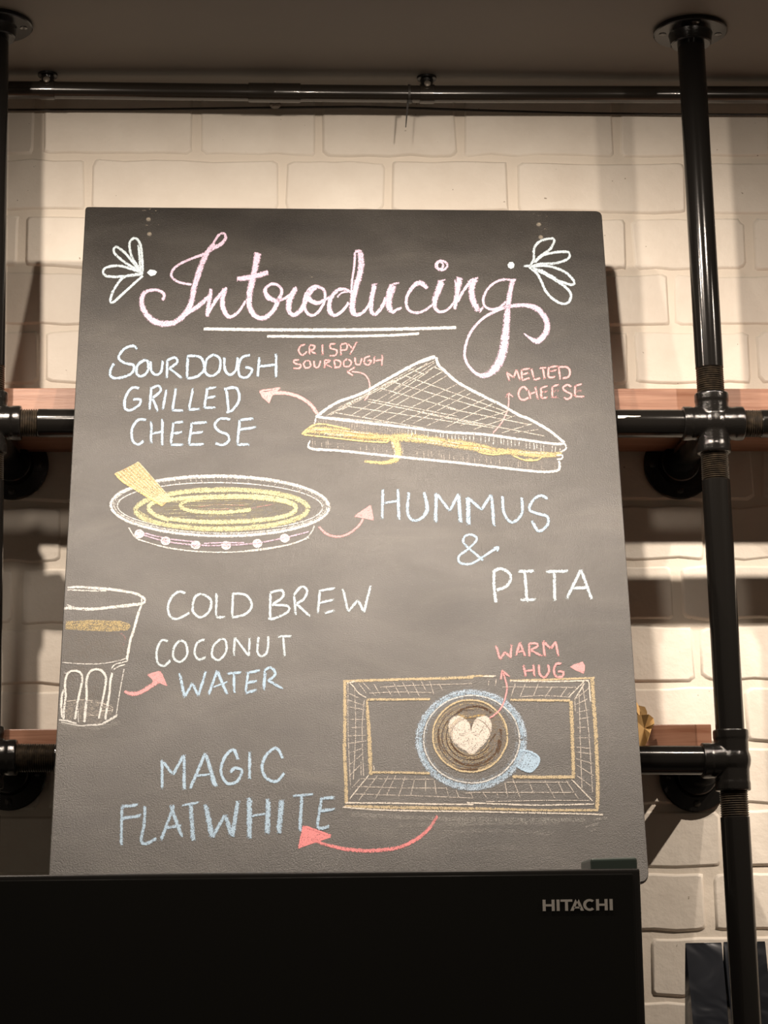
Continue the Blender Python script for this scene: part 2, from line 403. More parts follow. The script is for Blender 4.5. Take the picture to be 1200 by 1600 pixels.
for x0_, x1_ in ((388, 470),):
    a, d = on_cond(x0_); b, _ = on_cond(x1_); bm = bmesh.new(); L_ = (b-a).length
    add_lathe(bm, a, b-a, [(0, KR), (.0005, KR*1.13), (L_/2-.002, KR*1.13), (L_/2, KR*1.16), (L_/2+.002, KR*1.13), (L_-.0005, KR*1.13), (L_, KR)], 28)
    auto(obj('coupling', bm, m_conduit, cond))
for px in (74, 667):
    c, d = on_cond(px); bm = bmesh.new()
    add_lathe(bm, Vector((c.x, c.y-.0, zc-.0005)), -up, [(0, .0175), (.004, .017), (.005, .012), (zc-c.z-KR, .010)], 24)
    cl_ = auto(obj('pipe_clip', bm, m_cast, cond))
    bm = bmesh.new(); add_lathe(bm, c-d*.013, d, [(0, KR), (.0003, KR*1.12), (.0257, KR*1.12), (.026, KR)], 28)
    auto(obj('strap', bm, m_conduit, cl_))
    bm = bmesh.new(); add_lathe(bm, Vector((c.x, c.y-.016, c.z+.012)), (0, -1, .3), [(0, .006), (.003, .006), (.0045, .003)], 12); auto(obj('screw', bm, m_steel, cl_))
# cable in the corner, its clip, the tie
cab = [at(-150, 172, -.012), at(15, 172, -.012), at(200, 171.5, -.012), at(380, 169, -.012), at(560, 167, -.014), at(640, 169, -.014), at(760, 173, -.011), at(900, 177, -.011), at(1050, 179, -.011), at(1300, 180, -.011)]
cab = [Vector((p.x, min(p.y, -.008), min(p.z, zc-.004))) for p in cab]
pts = []
for k in range(len(cab)-1):
    for i in range(6): pts.append(cab[k].lerp(cab[k+1], i/6))
bm = bmesh.new(); add_tube(bm, pts+[cab[-1]], .0023, 8)
tag(auto(obj('cable', bm, m_cable)), 'thin dark cable strung along the top of the brick wall under the conduit', 'cable')
c = at(430, 164, -.03); bm = bmesh.new()
add_lathe(bm, Vector((c.x, c.y, zc-.0005)), -up, [(0, .010), (zc-c.z+.001, .010), (zc-c.z+.004, .007), (zc-c.z+.0045, .002)], 20)
tag(auto(obj('ceiling_stud', bm, mat('grey_rubber', (.13, .11, .09), .6))), 'small grey round stud hanging from the ceiling corner below the conduit coupling', 'stud')
c, d = on_cond(639)
tie = thing('cable_tie', 'black cable tie around the conduit with its tail hanging over the brick', 'cable tie', c)
bm = bmesh.new(); add_lathe(bm, c-d*.0022, d, [(0, KR), (.0002, KR*1.1), (.0042, KR*1.1), (.0044, KR)], 24); auto(obj('loop', bm, m_cable, tie))
bm = bmesh.new(); hp = c+Vector((.001, -.006, -KR-.002)); add_box(bm, hp-Vector((.004, .003, .003)), hp+Vector((.004, .003, .003)), .001)
obj('head', bm, m_cable, tie)
bm = bmesh.new(); e = at(634, 199, hp.y); s0 = at(638, 150, hp.y)
vs = [s0+Vector((-.0022, 0, 0)), s0+Vector((.0022, 0, 0)), e+Vector((.0008, 0, 0)), e+Vector((-.0008, 0, 0))]
f1 = [bm.verts.new(v+Vector((0, -.0006, 0))) for v in vs]; f2 = [bm.verts.new(v+Vector((0, .0006, 0))) for v in vs]
bm.faces.new(f1); bm.faces.new(f2[::-1])
for i in range(4): bm.faces.new((f1[i], f2[i], f2[(i+1) % 4], f1[(i+1) % 4]))
obj('tail', bm, m_cable, tie)

# ================================================================ FRIDGE
fy = -.755; fh_top = at(1000, 1356.5, fy).z; fxl = at(-38, 1370, fy).x; fxr = at(1001, 1356.5, fy).x
cab_top = at(1013, 1379, -.614).z-.001
fr = thing('fridge', 'large black glossy glass-door fridge with the blackboard standing on top', 'fridge', ((fxl+fxr)/2, -.42, 0))
bm = bmesh.new(); add_box(bm, (fxl+.004, -.70, .04), (fxr-.004, -.075, cab_top), .004); obj('cabinet', bm, m_cab, fr)
for x in (fxl+.08, fxr-.08):
    for y in (-.64, -.13):
        bm = bmesh.new(); add_lathe(bm, (x, y, 0), up, [(0, .022), (.036, .021), (.04, .02)], 16); obj('foot', bm, m_trim, fr)
def door(z0, z1, parentname):
    bm = bmesh.new(); add_box(bm, (fxl, fy+.004, z0), (fxr, -.703, z1), .004, 3)
    dr = obj('door', bm, m_trim, fr)
    bm = bmesh.new(); add_box(bm, (fxl+.009, fy, z0+.006), (fxr-.010, fy+.010, z1-.007), .0022, 3)
    obj('glass_panel', bm, m_glass, dr)
    return dr
d1 = door(ZC-.56, fh_top, 'a'); d2 = door(.07, ZC-.572, 'b')
bm = bmesh.new()
p = at(916, 1351, -.70); q = at(988, 1341, -.70)
add_box(bm, (p.x, -.742, cab_top), (q.x, -.645, q.z), .004, 3)
bmesh.ops.rotate(bm, verts=bm.verts, cent=Vector((q.x, -.66, q.z)), matrix=Matrix.Rotation(math.radians(-1.0), 3, 'Y'))
obj('hinge_cover', bm, m_hinge, fr, label='small dark green hinge cover on the top right corner')
# maker's letters
LG = []
def lgx(px): return at(px, 1414, fy).x
def lgz(py): return at(900, py, fy).z
zt, zb = 1405.3, 1423.0
def rect(x0, x1, y0, y1): return [(x0, y0), (x1, y0), (x1, y1), (x0, y1)]
def letH(a, b, s=4.6): return [rect(a, a+s, zt, zb), rect(b-s, b, zt, zb), rect(a+s, b-s, 1412.4, 1415.8)]
LG.append(('H', letH(847.8, 866.4)))
LG.append(('I', [rect(869.6, 874.2, zt, zb)]))
LG.append(('T', [rect(875.8, 894.2, zt, 1408.8), rect(882.8, 887.3, 1408.8, zb)]))
LG.append(('A', [[(899.4, zt), (904.0, zt), (896.0, zb), (891.0, zb)], [(899.8, zt), (904.4, zt), (912.0, zb), (907.0, zb)], rect(896.5, 906.8, 1416.6, 1419.4)]))
cs = []; cxx, cyy = 921.2, 1414.2
for i in range(13):
    a0 = math.radians(48+i*264/13); a1 = math.radians(48+(i+1)*264/13)
    o_ = lambda a, rx, ry: (cxx+rx*math.cos(a), cyy-ry*math.sin(a))
    cs.append([o_(a0, 10.2, 9.3), o_(a1, 10.2, 9.3), o_(a1, 5.6, 5.7), o_(a0, 5.6, 5.7)])
LG.append(('C', cs)); LG.append(('H', letH(931.3, 949.2))); LG.append(('I', [rect(952.4, 957.2, zt, zb)]))
for ch, polys in LG:
    bm = bmesh.new()
    for pl in polys:
        f = [bm.verts.new((lgx(x), fy-.0012, lgz(y))) for x, y in pl]; g = [bm.verts.new((lgx(x), fy+.0005, lgz(y))) for x, y in pl]
        bm.faces.new(f)
        for i in range(4): bm.faces.new((f[i], g[i], g[(i+1) % 4], f[(i+1) % 4]))
    obj('logo_letter', bm, m_logo, d1, label='silver letter '+ch+' of the maker\'s name on the black door')

# ================================================================ BLACKBOARD
LEAN = .365
pt = at(135, 323, -.205); PT = Vector((0, -.205, pt.z))
# plane: y = -.235 - LEAN*(zt - z)
NB = Vector((0, -1, LEAN)).normalized(); VB = Vector((0, LEAN, 1)).normalized()
def bp(px, py, off=0.0):
    d = ray(px, py); t = NB.dot(PT-CAM)/NB.dot(d); return CAM+d*t+NB*off
corners = [(133.5, 323), (940, 329.5), (1014.5, 1379), (75.5, 1379)]
O = [bp(*c_) for c_ in corners]
board = thing('blackboard', 'tall black chalkboard menu headed Introducing leaning on top of the fridge', 'chalkboard', (O[2]+O[3])/2)
def rounded(ps, rads):
    out = []
    for i, p in enumerate(ps):
        a = (ps[i-1]-p).normalized(); b = (ps[(i+1) % 4]-p).normalized(); r = rads[i]
        for k in range(7):
            t = k/6; out.append((p+a*r)*(1-t)**2 + p*2*t*(1-t) + (p+b*r)*t*t)
    return out
rim = rounded(O, [.006, .012, .016, .012])
bm = bmesh.new(); TH = .009
fv = [bm.verts.new(p) for p in rim]; bv = [bm.verts.new(p-NB*TH) for p in rim]
bm.faces.new(fv); bm.faces.new(bv[::-1])
for i in range(len(rim)): bm.faces.new((fv[i], bv[i], bv[(i+1) % len(rim)], fv[(i+1) % len(rim)]))
bo = obj('board_panel', bm, m_board, board)
md = bo.modifiers.new('bev', 'BEVEL'); md.width = .0012; md.segments = 2; md.limit_method = 'ANGLE'; md.angle_limit = math.radians(60)

# ---- chalk strokes
FR = {'A': (150, 350, .3), 'B': (480, 370, .216667), 'C': (640, 360, .233333), 'D': (160, 530, .383333), 'E': (460, 545, .366667),
      'F': (160, 710, .316667), 'G': (80, 900, .15625), 'H': (230, 890, .308333), 'I': (570, 740, .308333), 'J': (520, 1030, .183333),
      'K': (730, 990, .191667), 'L': (630, 1060, .183333), 'M': (170, 1150, .308333), 'N': (440, 1260, .433333), 'O': (780, 550, .125),
      'Q': (500, 720, .383333), 'R': (80, 700, .383333), 'X': (0, 0, 1)}
BLUE = (.46, .62, .76); LILAC = (.68, .52, .64); PINK = (.78, .38, .38); WHITE = (.74, .74, .70); ICE = (.60, .70, .74)
YEL = (.66, .64, .38); TAN = (.60, .50, .32); GOLD = (.62, .50, .26); PALE = (.62, .57, .50); COCOA = (.13, .075, .045); CREAM = (.76, .71, .62)
jr = random.Random(3)
class Chalk:
    """collects ribbons and fills on the board as ONE mesh"""
    def __init__(s): s.v = []; s.f = []; s.col = []; s.den = []; s.edge = []; s.k = 0
    def vert(s, p, off, col, den, e): 
        s.v.append(bp(p[0], p[1], off)); s.col.append(col); s.den.append(den); s.edge.append(e); return len(s.v)-1
    def st(s, fr, col, wd, text, den=.85, smooth=True, soft=False):
        ox, oy, k = FR[fr]
        for part in text.split(';'):
            pts = []
            for tok in part.split():
                q = [float(t) for t in tok.split(',')]
                pts.append((ox+q[0]*k, oy+q[1]*k, q[2] if len(q) > 2 else wd))
            s.line(pts, col, den, smooth and len(pts) > 2)
    def line(s, pts, col, den, smooth):
        if len(pts) < 2: return
        out = []
        if smooth:
            n_ = len(pts)
            closed = math.hypot(pts[0][0]-pts[-1][0], pts[0][1]-pts[-1][1]) < 1e-6 and n_ > 3
            for i in range(n_-1):
                p0 = pts[i-1] if i else (pts[-2] if closed else pts[0]); p1 = pts[i]; p2 = pts[i+1]
                p3 = pts[i+2] if i+2 < n_ else (pts[1] if closed else pts[-1])
                m_ = max(2, int(math.hypot(p2[0]-p1[0], p2[1]-p1[1])/2.2))
                for j in range(m_):
                    t = j/m_
                    out.append(tuple(.5*((2*b)+(-a+c_)*t+(2*a-5*b+4*c_-d_)*t*t+(-a+3*b-3*c_+d_)*t**3) for a, b, c_, d_ in zip(p0, p1, p2, p3)))
            out.append(pts[-1])
        else:
            for p1, p2 in zip(pts[:-1], pts[1:]):
                m_ = max(1, int(math.hypot(p2[0]-p1[0], p2[1]-p1[1])/5))
                for j in range(m_): out.append(tuple(a+(b-a)*j/m_ for a, b in zip(p1, p2)))
            out.append(pts[-1])
        s.k = (s.k+1) % 24; off = .00035+s.k*2.2e-5; prev = None
        for i, (x, y, w_) in enumerate(out):
            a = out[max(i-1, 0)]; b = out[min(i+1, len(out)-1)]
            dx, dy = b[0]-a[0], b[1]-a[1]; L_ = math.hypot(dx, dy) or 1; nx, ny = -dy/L_, dx/L_
            hw = max(w_, .8)*.56*(1+jr.uniform(-.07, .07)); e = .85 if i in (0, len(out)-1) else .15
            tr = (s.vert((x+nx*hw, y+ny*hw), off, col, den, 1), s.vert((x, y), off, col, den, e if e > .5 else 0), s.vert((x-nx*hw, y-ny*hw), off, col, den, 1))
            if prev:
                s.f.append((prev[0], prev[1], tr[1], tr[0])); s.f.append((prev[1], prev[2], tr[2], tr[1]))
            prev = tr
    def fill(s, fr, col, text, den=.6, off=.0002, soft=0.0):
        ox, oy, k = FR[fr]; pts = [tuple(float(t) for t in tok.split(',')) for tok in text.split()]
        pts = [(ox+a*k, oy+b*k) for a, b in pts]; cx = sum(p[0] for p in pts)/len(pts); cy = sum(p[1] for p in pts)/len(pts)
        s.k = (s.k+1) % 24; off += s.k*5e-6
        if soft:
            o_ = [s.vert(p, off, col, den, 1+soft) for p in pts]; i_ = [s.vert((cx+(p[0]-cx)*.55, cy+(p[1]-cy)*.55), off, col, den, .4) for p in pts]
            for q in range(len(pts)):
                j = (q+1) % len(pts); s.f.append((o_[q], o_[j], i_[j], i_[q]))
            s.f.append(tuple(i_))
        else:
            s.f.append(tuple(s.vert(p, off, col, den, .3) for p in pts))
    def ell(s, fr, col, wd, cx, cy, rx, ry, den=.85, a0=0, a1=360, rot=0, jit=0):
        pts = []
        n_ = max(10, int(abs(a1-a0)/12)); cr, sr = math.cos(math.radians(rot)), math.sin(math.radians(rot))
        for i in range(n_+1):
            a = math.radians(a0+(a1-a0)*i/n_); x, y = rx*math.cos(a), ry*math.sin(a)
            j = jr.uniform(-jit, jit); x *= 1+j; y *= 1+j
            pts.append('%.1f,%.1f' % (cx+x*cr-y*sr, cy+x*sr+y*cr))
        if abs(a1-a0) >= 359: pts[-1] = pts[0]
        s.st(fr, col, wd, ' '.join(pts), den)
    def ellfill(s, fr, col, cx, cy, rx, ry, den=.5, soft=0):
        s.fill(fr, col, ' '.join('%.1f,%.1f' % (cx+rx*math.cos(i*math.pi/16), cy+ry*math.sin(i*math.pi/16)) for i in range(32)), den, soft=soft)
    def build(s, name, label):
        me = bpy.data.meshes.new(name); me.from_pydata([tuple(v) for v in s.v], [], s.f)
        ca = me.attributes.new('chalk_colour', 'FLOAT_COLOR', 'POINT'); ca.data.foreach_set('color', [c for col in s.col for c in (*col, 1)])
        me.attributes.new('chalk_density', 'FLOAT', 'POINT').data.foreach_set('value', s.den)
        me.attributes.new('chalk_edge', 'FLOAT', 'POINT').data.foreach_set('value', s.edge)
        return link_mesh(name, me, m_chalk, board, label=label)

# title
c = Chalk(); T = lambda fr, tx, wd=5, **k: c.st(fr, LILAC, wd, tx, **k)
T('A', '592,140,4 612,100,4 640,58,4 665,50,4 676,72,5 655,102,6 602,132,6 560,158,5 500,180,4 430,213,4 398,245,4 394,275,4 420,298,4 455,310,4 500,316,4')
T('A', '618,100,5 585,140,8 555,200,9 530,270,9.5 510,340,9 495,410,9 465,468,9 410,512,9 350,520,10 290,500,10 250,450,9 238,405,8 250,362,7 290,345,5 330,348,5 356,372,5 345,398,5')
T('A', '470,468,6 520,438,7 560,405,7 597,368,6; 600,338,5 590,400,7 577,484,6; 580,475,4 610,420,6 650,365,6 682,332,5; 672,338,8 658,400,8 668,455,8 696,485,6 740,460,4.5 780,400,4')
T('A', '843,150,11 825,250,10.5 802,350,10 800,430,9 830,480,8 875,490,8 920,455,7 950,400,7 968,350,5 945,318,5 910,315,5 882,340,6 890,375,8 925,398,7 965,395,5 1005,375,5 1045,330,5')
T('A', '733,287,7 800,280,9 898,252,8; 1040,335,8 1008,400,9 1005,450,8 1030,475,7 1070,445,8 1095,400,7 1125,350,5 1150,332,5')
T('B', '100,372,5 55,357,5 5,395,6 -25,470,5 -5,545,5 40,568,5 95,525,5 128,450,4 122,390,5 95,365,5; 0,395,5 15,450,8 70,480,7 120,460,5 160,436,4; 55,368,4 20,400,6')
T('B', '318,405,4 270,380,5 215,390,6 168,450,7 160,530,8 195,568,6 250,540,5 300,475,5; 300,400,3 250,405,3 215,440,3')
T('B', '380,108,9 390,180,10 382,260,10 355,350,10 333,440,10 325,520,10 345,562,7 395,552,5 440,500,5 462,450,5; 345,112,4 338,220,4 322,330,4 320,420,4; 342,112,4 372,104,5 395,112,4')
T('B', '487,350,8 462,460,8 462,535,7 490,560,6 540,505,6 570,440,6; 460,347,3 510,344,3; 618,348,12 590,440,11 590,510,10 615,545,6 640,530,5 682,514,4; 598,345,4 665,336,4')
T('B', '868,376,5 835,345,8 800,335,8 755,372,6 718,440,5 718,505,5 750,542,5 800,550,4.5 860,525,4 908,485,4')
T('B', '970,322,10 945,390,10 920,460,9 925,520,6 965,545,5 1020,520,4 1065,465,4; 940,322,3 1000,312,3; 1100,292,10 1085,380,9 1062,525,5; 1068,305,3 1068,370,3; 1085,470,4 1130,385,5 1195,308,5')
c.ell('B', LILAC, 4, 968, 208, 42, 33); c.ell('B', LILAC, 3.5, 958, 208, 22, 25)
T('C', '440,325,9 415,395,10 425,470,10 460,542,9; 462,545,6 500,512,4; 385,345,4 462,318,4')
T('C', '712,336,4 650,330,4 590,340,4 530,385,4 495,450,4.5 502,505,4 545,530,4 600,518,4 645,478,4')
T('C', '690,338,8 668,440,8 652,580,10 642,700,12 622,820,13 580,915,13 515,970,9 450,962,5 390,900,4.5 368,820,4.5 400,700,4.5 480,600,4.5 590,535,5 690,507,6 790,505,7 865,535,9 915,605,9 915,680,10 860,742,9 805,722,5 765,690,2')
c.build('chalk_lettering', 'large lilac chalk script word Introducing')
c = Chalk()
c.st('X', WHITE, 5, '318,514 420,515.5 540,515.5 640,514 713,512'); c.st('X', WHITE, 4.2, '417,525.5 500,526 600,524.5 655,521.5')
c.build('chalk_underline', 'pair of white chalk lines under the title')
c = Chalk()
c.st('A', ICE, 4.2, '245,250 190,180 175,100 205,75 232,110 240,180 243,250; 240,255 150,200 95,150 105,120 150,150 200,210 240,250; 245,262 120,275 50,270 38,245 60,225 130,220 240,255; 240,262 150,275 95,340 75,400 90,408 150,355 245,268; 222,110 232,240; 205,225 248,262')
c.fill('A', ICE, '265,254 280,238 305,240 318,250 308,266 285,272', .9); c.build('chalk_flourish', 'white chalk petal flourish and dot left of the title')
c = Chalk()
c.st('C', ICE, 4.2, '800,240 830,200 835,120 880,70 965,58 945,120 880,170 830,215; 840,215 900,165 1000,145 1065,150 1062,190 980,220 880,225 820,240; 830,240 930,240 1040,280 1100,340 1090,365 1000,340 900,290 820,250; 800,245 860,300 920,420 1000,485 1060,485 1080,430 1030,370 900,290 820,250; 760,238 850,242; 860,260,6 980,325,4')
c.fill('C', ICE, '656,230 668,213 690,212 702,228 698,250 678,258 660,248', .9); c.build('chalk_flourish', 'white chalk petal flourish and dot right of the title')

# sourdough grilled cheese
c = Chalk(); c.st('D', BLUE, 4.1, '142,42 125,28 90,40 66,75 90,97 128,108 118,140 70,158 38,155 32,130 48,98; 175,85 145,105 140,140 160,152 185,130 185,95 175,85; 197,90 200,130 220,146 240,130 246,88; 265,85 262,160; 262,88 295,75 305,95 270,122; 275,120 325,160; 348,72 345,160; 345,68 400,75 415,120 390,150 345,162; 455,65 425,85 420,135 445,150 475,130 480,85 455,65; 497,75 500,125 520,146 545,125 552,75; 602,66 570,75 555,110 560,150 590,156 610,125 582,115; 640,75 632,155; 708,60 708,157; 635,112 708,105')
c.build('chalk_lettering', 'pale blue chalk word SOURDOUGH'); c = Chalk()
c.st('D', BLUE, 4.1, '150,200 120,200 95,235 92,280 115,290 150,268 155,247 125,245; 200,195 192,290; 195,205 225,190 238,210 205,240; 205,240 226,296; 262,205 245,288; 300,200 285,290; 285,290 330,292; 370,200 352,288; 352,288 398,285; 465,198 425,202; 428,200 415,280; 415,280 462,280; 422,240 462,235; 505,200 515,300; 495,205 545,200 558,245 530,290 505,298')
c.build('chalk_lettering', 'pale blue chalk word GRILLED'); c = Chalk()
c.st('D', BLUE, 4.1, '178,330 145,330 120,370 125,415 145,430 168,415; 200,335 198,425; 245,325 243,435; 200,385 245,378; 330,338 290,340; 290,340 278,430; 278,430 330,432; 285,385 325,380; 427,340 365,343; 365,343 352,430; 352,430 415,430; 357,385 410,380; 522,328 480,325 458,350 475,375 510,390 515,415 490,432 460,425; 615,325 560,330; 560,330 550,430; 550,430 600,430; 555,370 627,360')
c.build('chalk_lettering', 'pale blue chalk word CHEESE')
c = Chalk(); c.st('D', PINK, 3, '828,22 808,28 800,48 815,66 834,50; 845,25 843,64; 843,25 866,28 860,42 845,46; 848,46 872,64; 897,22 897,66; 952,20 930,22 930,38 955,46 950,66 925,68; 972,66 972,22; 972,22 995,20 995,42 972,46; 1002,18 1020,42; 1037,12 1008,64; 802,85 780,88 785,100 810,106 800,120 778,118; 832,88 820,100 828,118 848,112 845,92 832,88; 862,88 865,112 880,115 890,88; 907,85 905,120; 905,86 928,88 908,102; 908,102 936,118; 945,85 948,117; 945,85 970,92 968,112 945,117; 1000,82 985,92 985,110 1005,112 1015,95 1000,82; 1030,75 1032,100 1048,105 1058,78; 1092,70 1070,78 1068,100 1085,106 1096,88 1080,88; 1110,70 1106,104; 1142,62 1138,110; 1107,88 1140,85', .8)
c.st('D', PINK, 2.4, '1068,250 1086,225 1090,190 1082,160 1060,140 1015,132'); c.st('D', PINK, 3, '1030,116 998,132; 998,132 1022,150', .9)
c.build('chalk_lettering', 'small pink chalk words CRISPY SOURDOUGH with a thin arrow')
c = Chalk(); c.st('D', PINK, 5.5, '875,306 850,268 800,235 745,220 690,220', .9); c.fill('D', PINK, '640,212 665,216 725,200 692,232 680,262 650,236', .95)
c.st('D', PINK, 3, '640,212 680,260; 640,212 725,200', .9); c.build('chalk_arrow', 'pink chalk arrow pointing at GRILLED')
c = Chalk(); c.st('O', PINK, 3.2, '95,252 125,365; 95,252 175,325; 175,325 220,222; 220,222 260,362; 280,220 285,355; 285,355 382,328; 280,220 388,212; 285,280 372,266; 405,210 430,335; 430,338 455,346 515,328; 503,200 588,200; 545,200 568,342; 620,190 612,300 645,322 702,312; 620,190 738,180; 635,245 722,230; 745,190 760,348; 745,190 850,195 885,250 862,315 790,332', .9)
c.st('O', PINK, 3.2, '352,480 310,440 265,460 240,530 265,590 320,600 368,568; 370,478 388,590; 450,433 482,598; 385,525 465,505; 520,445 525,580; 525,580 612,572; 520,445 608,432; 530,505 605,490; 665,430 660,575; 660,575 738,560; 665,430 748,412; 670,500 745,480; 902,440 850,412 795,452 830,490 900,530 890,572 840,592 815,565; 950,418 945,555; 945,555 1062,562; 950,420 1038,406; 960,492 1030,488', .9)
c.st('E', PINK, 2.2, '845,360 880,320 905,270 913,230 912,190'); c.st('E', PINK, 2.6, '898,208 912,188; 912,188 932,208', .9)
c.build('chalk_lettering', 'small pink chalk words MELTED CHEESE with a thin arrow')

# sandwich
c = Chalk()
def crust(t, a): return a
top_line = [(90, 290), (250, 310), (500, 338), (650, 356), (800, 365), (950, 385), (1100, 405), (1150, 405)]
bot_line = [(70, 425), (200, 436), (450, 462), (700, 487), (900, 510), (1050, 525), (1120, 520)]
def yat(L, x):
    for (a, b), (c2, d) in zip(L[:-1], L[1:]):
        if a <= x <= c2: return b+(d-b)*(x-a)/(c2-a)
    return L[-1][1]
c.fill('E', PALE, '90,292 250,312 500,340 650,358 800,367 950,387 1100,407 1150,410 1140,445 950,430 800,405 500,375 250,352 80,330', .16)
c.fill('E', PALE, '70,395 250,400 450,415 700,440 900,462 1130,480 1120,520 1050,524 900,508 700,485 450,460 200,434 70,424', .14)
x = 96
while x < 1140:
    y0 = yat(top_line, x)+5; c.st('E', WHITE if x > 480 else PALE, 1.6 if x < 480 else 2.0, '%d,%d %d,%d' % (x, y0, x-3+jr.uniform(-3, 3), y0+jr.uniform(24, 38)), .62 if x > 480 else .45, False)
    x += jr.uniform(13, 20) if x > 480 else jr.uniform(8, 12)
x = 76
while x < 1120:
    y0 = yat(bot_line, min(x, 1119))-4; c.st('E', PALE, 1.5, '%d,%d %d,%d' % (x, y0, x+jr.uniform(-3, 3), y0-jr.uniform(18, 42)), .5, False); x += jr.uniform(9, 20)
CH = '30,365,3 60,350,9 110,348,14 180,357,15 260,368,14 330,374,13 400,380,13 480,378,15 560,388,14 640,400,15 720,410,15 800,425,14 860,436,11 930,440,11 1010,450,11 1080,452,10 1140,450,7'
c.st('E', GOLD, 12, CH, .70)
c.st('E', CREAM, 3, '70,345 200,352 320,362; 120,362 260,372; 480,380 640,398 720,404; 560,400 700,415; 760,420 860,432; 950,440 1080,448', .5)
c.st('E', GOLD, 3, '35,360 75,330 120,322 240,345; 40,367 160,380 300,395 400,400; 780,440 850,452 920,440; 930,455 980,475 1030,475 1060,458', .8)
c.st('E', (.42, .27, .09), 1.5, '100,352 180,350 260,362 340,370; 220,375 330,385 400,383; 620,392 700,410 780,418 860,430; 640,410 760,425; 880,440 960,450 1060,462; 470,372 520,368', .6)
c.st('E', GOLD, 12, '425,385,14 437,420,14 440,450,13 425,475,9 385,486,6 340,484,5 298,480,4', .78); c.st('E', CREAM, 2.5, '415,395 428,440 420,468', .6)
c.st('E', GOLD, 4, '985,470,7 1020,478,6', .7)
c.st('E', WHITE, 4.6, '90,292 140,255 190,226 250,205 310,180 360,150 400,128 450,100 510,68 560,45 600,33; 605,35 612,66 640,95 700,146 800,200 860,230; 860,228 900,250 960,285 1000,300 1080,345 1120,375 1150,402', .85)
c.st('E', WHITE, 2.5, '470,82 540,60 600,40; 690,140 800,206', .7)
c.st('E', WHITE, 4.2, ' '.join('%d,%d' % p for p in top_line), .85); c.st('E', WHITE, 4.2, '68,390,2 68,425,4 '+' '.join('%d,%d' % p for p in bot_line[1:])+' 1130,500 1128,478', .85)
c.st('E', WHITE, 3, '1150,402 1158,425 1135,440; 96,290 82,325; 1115,455 1142,455 1138,470 1118,470', .8)
for l in ('470,115 905,270', '405,138 930,292', '360,168 700,262', '310,215 700,290', '310,225 1070,374', '225,246 860,340', '155,270 560,340', '585,75 640,98', '475,80 560,112', '640,252 1010,325', '520,268 820,332', '150,292 420,318'):
    c.st('E', CREAM, 1.7, l, .62, False)
for l in ('600,50 330,190 200,262', '612,68 240,285', '640,92 290,292', '655,112 330,300', '700,148 390,305', '735,172 450,318', '755,188 500,322', '820,212 560,330', '858,228 640,338', '925,262 700,330', '945,285 760,345', '1015,320 880,360', '560,72 180,255', '520,78 150,285', '440,122 130,290', '598,60 420,175', '570,60 350,190', '1040,345 930,360', '590,85 400,215'):
    c.st('E', CREAM, 1.5, l, .58, False)
c.build('chalk_drawing', 'chalk drawing of a grilled cheese sandwich half in white and yellow')

# hummus plate
c = Chalk()
c.ellfill('F', (.42, .38, .22), 590, 272, 430, 105, .26)
c.ell('F', WHITE, 4.8, 580, 255, 538, 148, .80, rot=.6); c.ell('F', WHITE, 3.0, 582, 252, 526, 138, .6, rot=.6)
c.ell('F', WHITE, 1.8, 580, 258, 506, 118, .75, rot=.6)
for i in range(112):
    a = 2*math.pi*i/112+jr.uniform(-.008, .008); ca, sa = math.cos(a), math.sin(a)
    if 3.55 < a < 4.0: continue
    c.st('F', WHITE, 2.3, '%.1f,%.1f %.1f,%.1f' % (580+500*ca, 258+116*sa, 580+524*ca, 256+138*sa), .75, False)
c.ell('F', YEL, 8.5, 590, 272, 425, 97, .72, rot=-.5); c.ell('F', YEL, 4, 600, 262, 430, 92, .55, 150, 330)
c.ell('F', YEL, 5, 590, 285, 400, 92, .5, 10, 170)
c.st('F', YEL, 7.5, '330,325 260,300 228,265 260,235 360,222 500,212 650,208 800,212 910,232 955,262 930,295 840,318 700,332 540,335 400,328 330,318', .78)
c.st('F', YEL, 6.5, '940,248 860,228 740,216 600,214 470,222 395,240 390,262 440,280 560,288 660,283 735,273', .75)
for k in range(16):
    y = 215+k*9; hw_ = 330*math.sqrt(max(0, 1-((y-275)/95.0)**2)); x0_ = 590-hw_+jr.uniform(0, 90); c.st('F', (.36, .30, .16) if k % 2 else YEL, 1.6, '%d,%d %d,%d' % (x0_, y+6, x0_+hw_*1.3, y-5), .40)
c.st('F', PINK, 1.6, '470,262 560,250 700,252; 640,285 760,262 850,245; 520,275 640,268', .42)
c.st('F', WHITE, 2.4, '130,360 150,395 180,420 300,456 450,478 600,484 760,475 900,452 985,425 1025,395 1048,350; 175,420 320,462 480,482; 700,478 900,450 1020,412', .7)
c.st('F', LILAC, 2.6, '190,395 312,430 460,448 610,450 765,438 900,412 1020,382; 200,388 330,418 460,432; 500,440 600,437 700,437', .7)
for x, y in ((182, 393), (312, 428), (460, 447), (610, 450), (765, 440), (900, 414)):
    c.ellfill('F', (.88, .74, .76), x, y, 23, 20, .72); c.ell('F', (.9, .8, .8), 2.2, x, y, 21, 18, .8)
c.fill('F', (.52, .40, .22), '62,95 178,38 200,60 240,110 290,165 338,220 295,258 230,215 160,170 100,130', .80, off=.0006)
pq = lambda s_, t: ((62+(178-62)*t)*(1-s_)+(290+(336-290)*t)*s_+(-18*math.sin(3.14*s_)*(1-t)), (95+(38-95)*t)*(1-s_)+(252+(218-252)*t)*s_)
for i in range(13):
    s_ = i/12; a, m2, b = pq(s_, 0), pq(s_, .5), pq(s_, 1); c.k = 23; c.st('F', (.84, .76, .56), 1.6, '%.0f,%.0f %.0f,%.0f %.0f,%.0f' % (*a, m2[0], m2[1]+3, *b), .7)
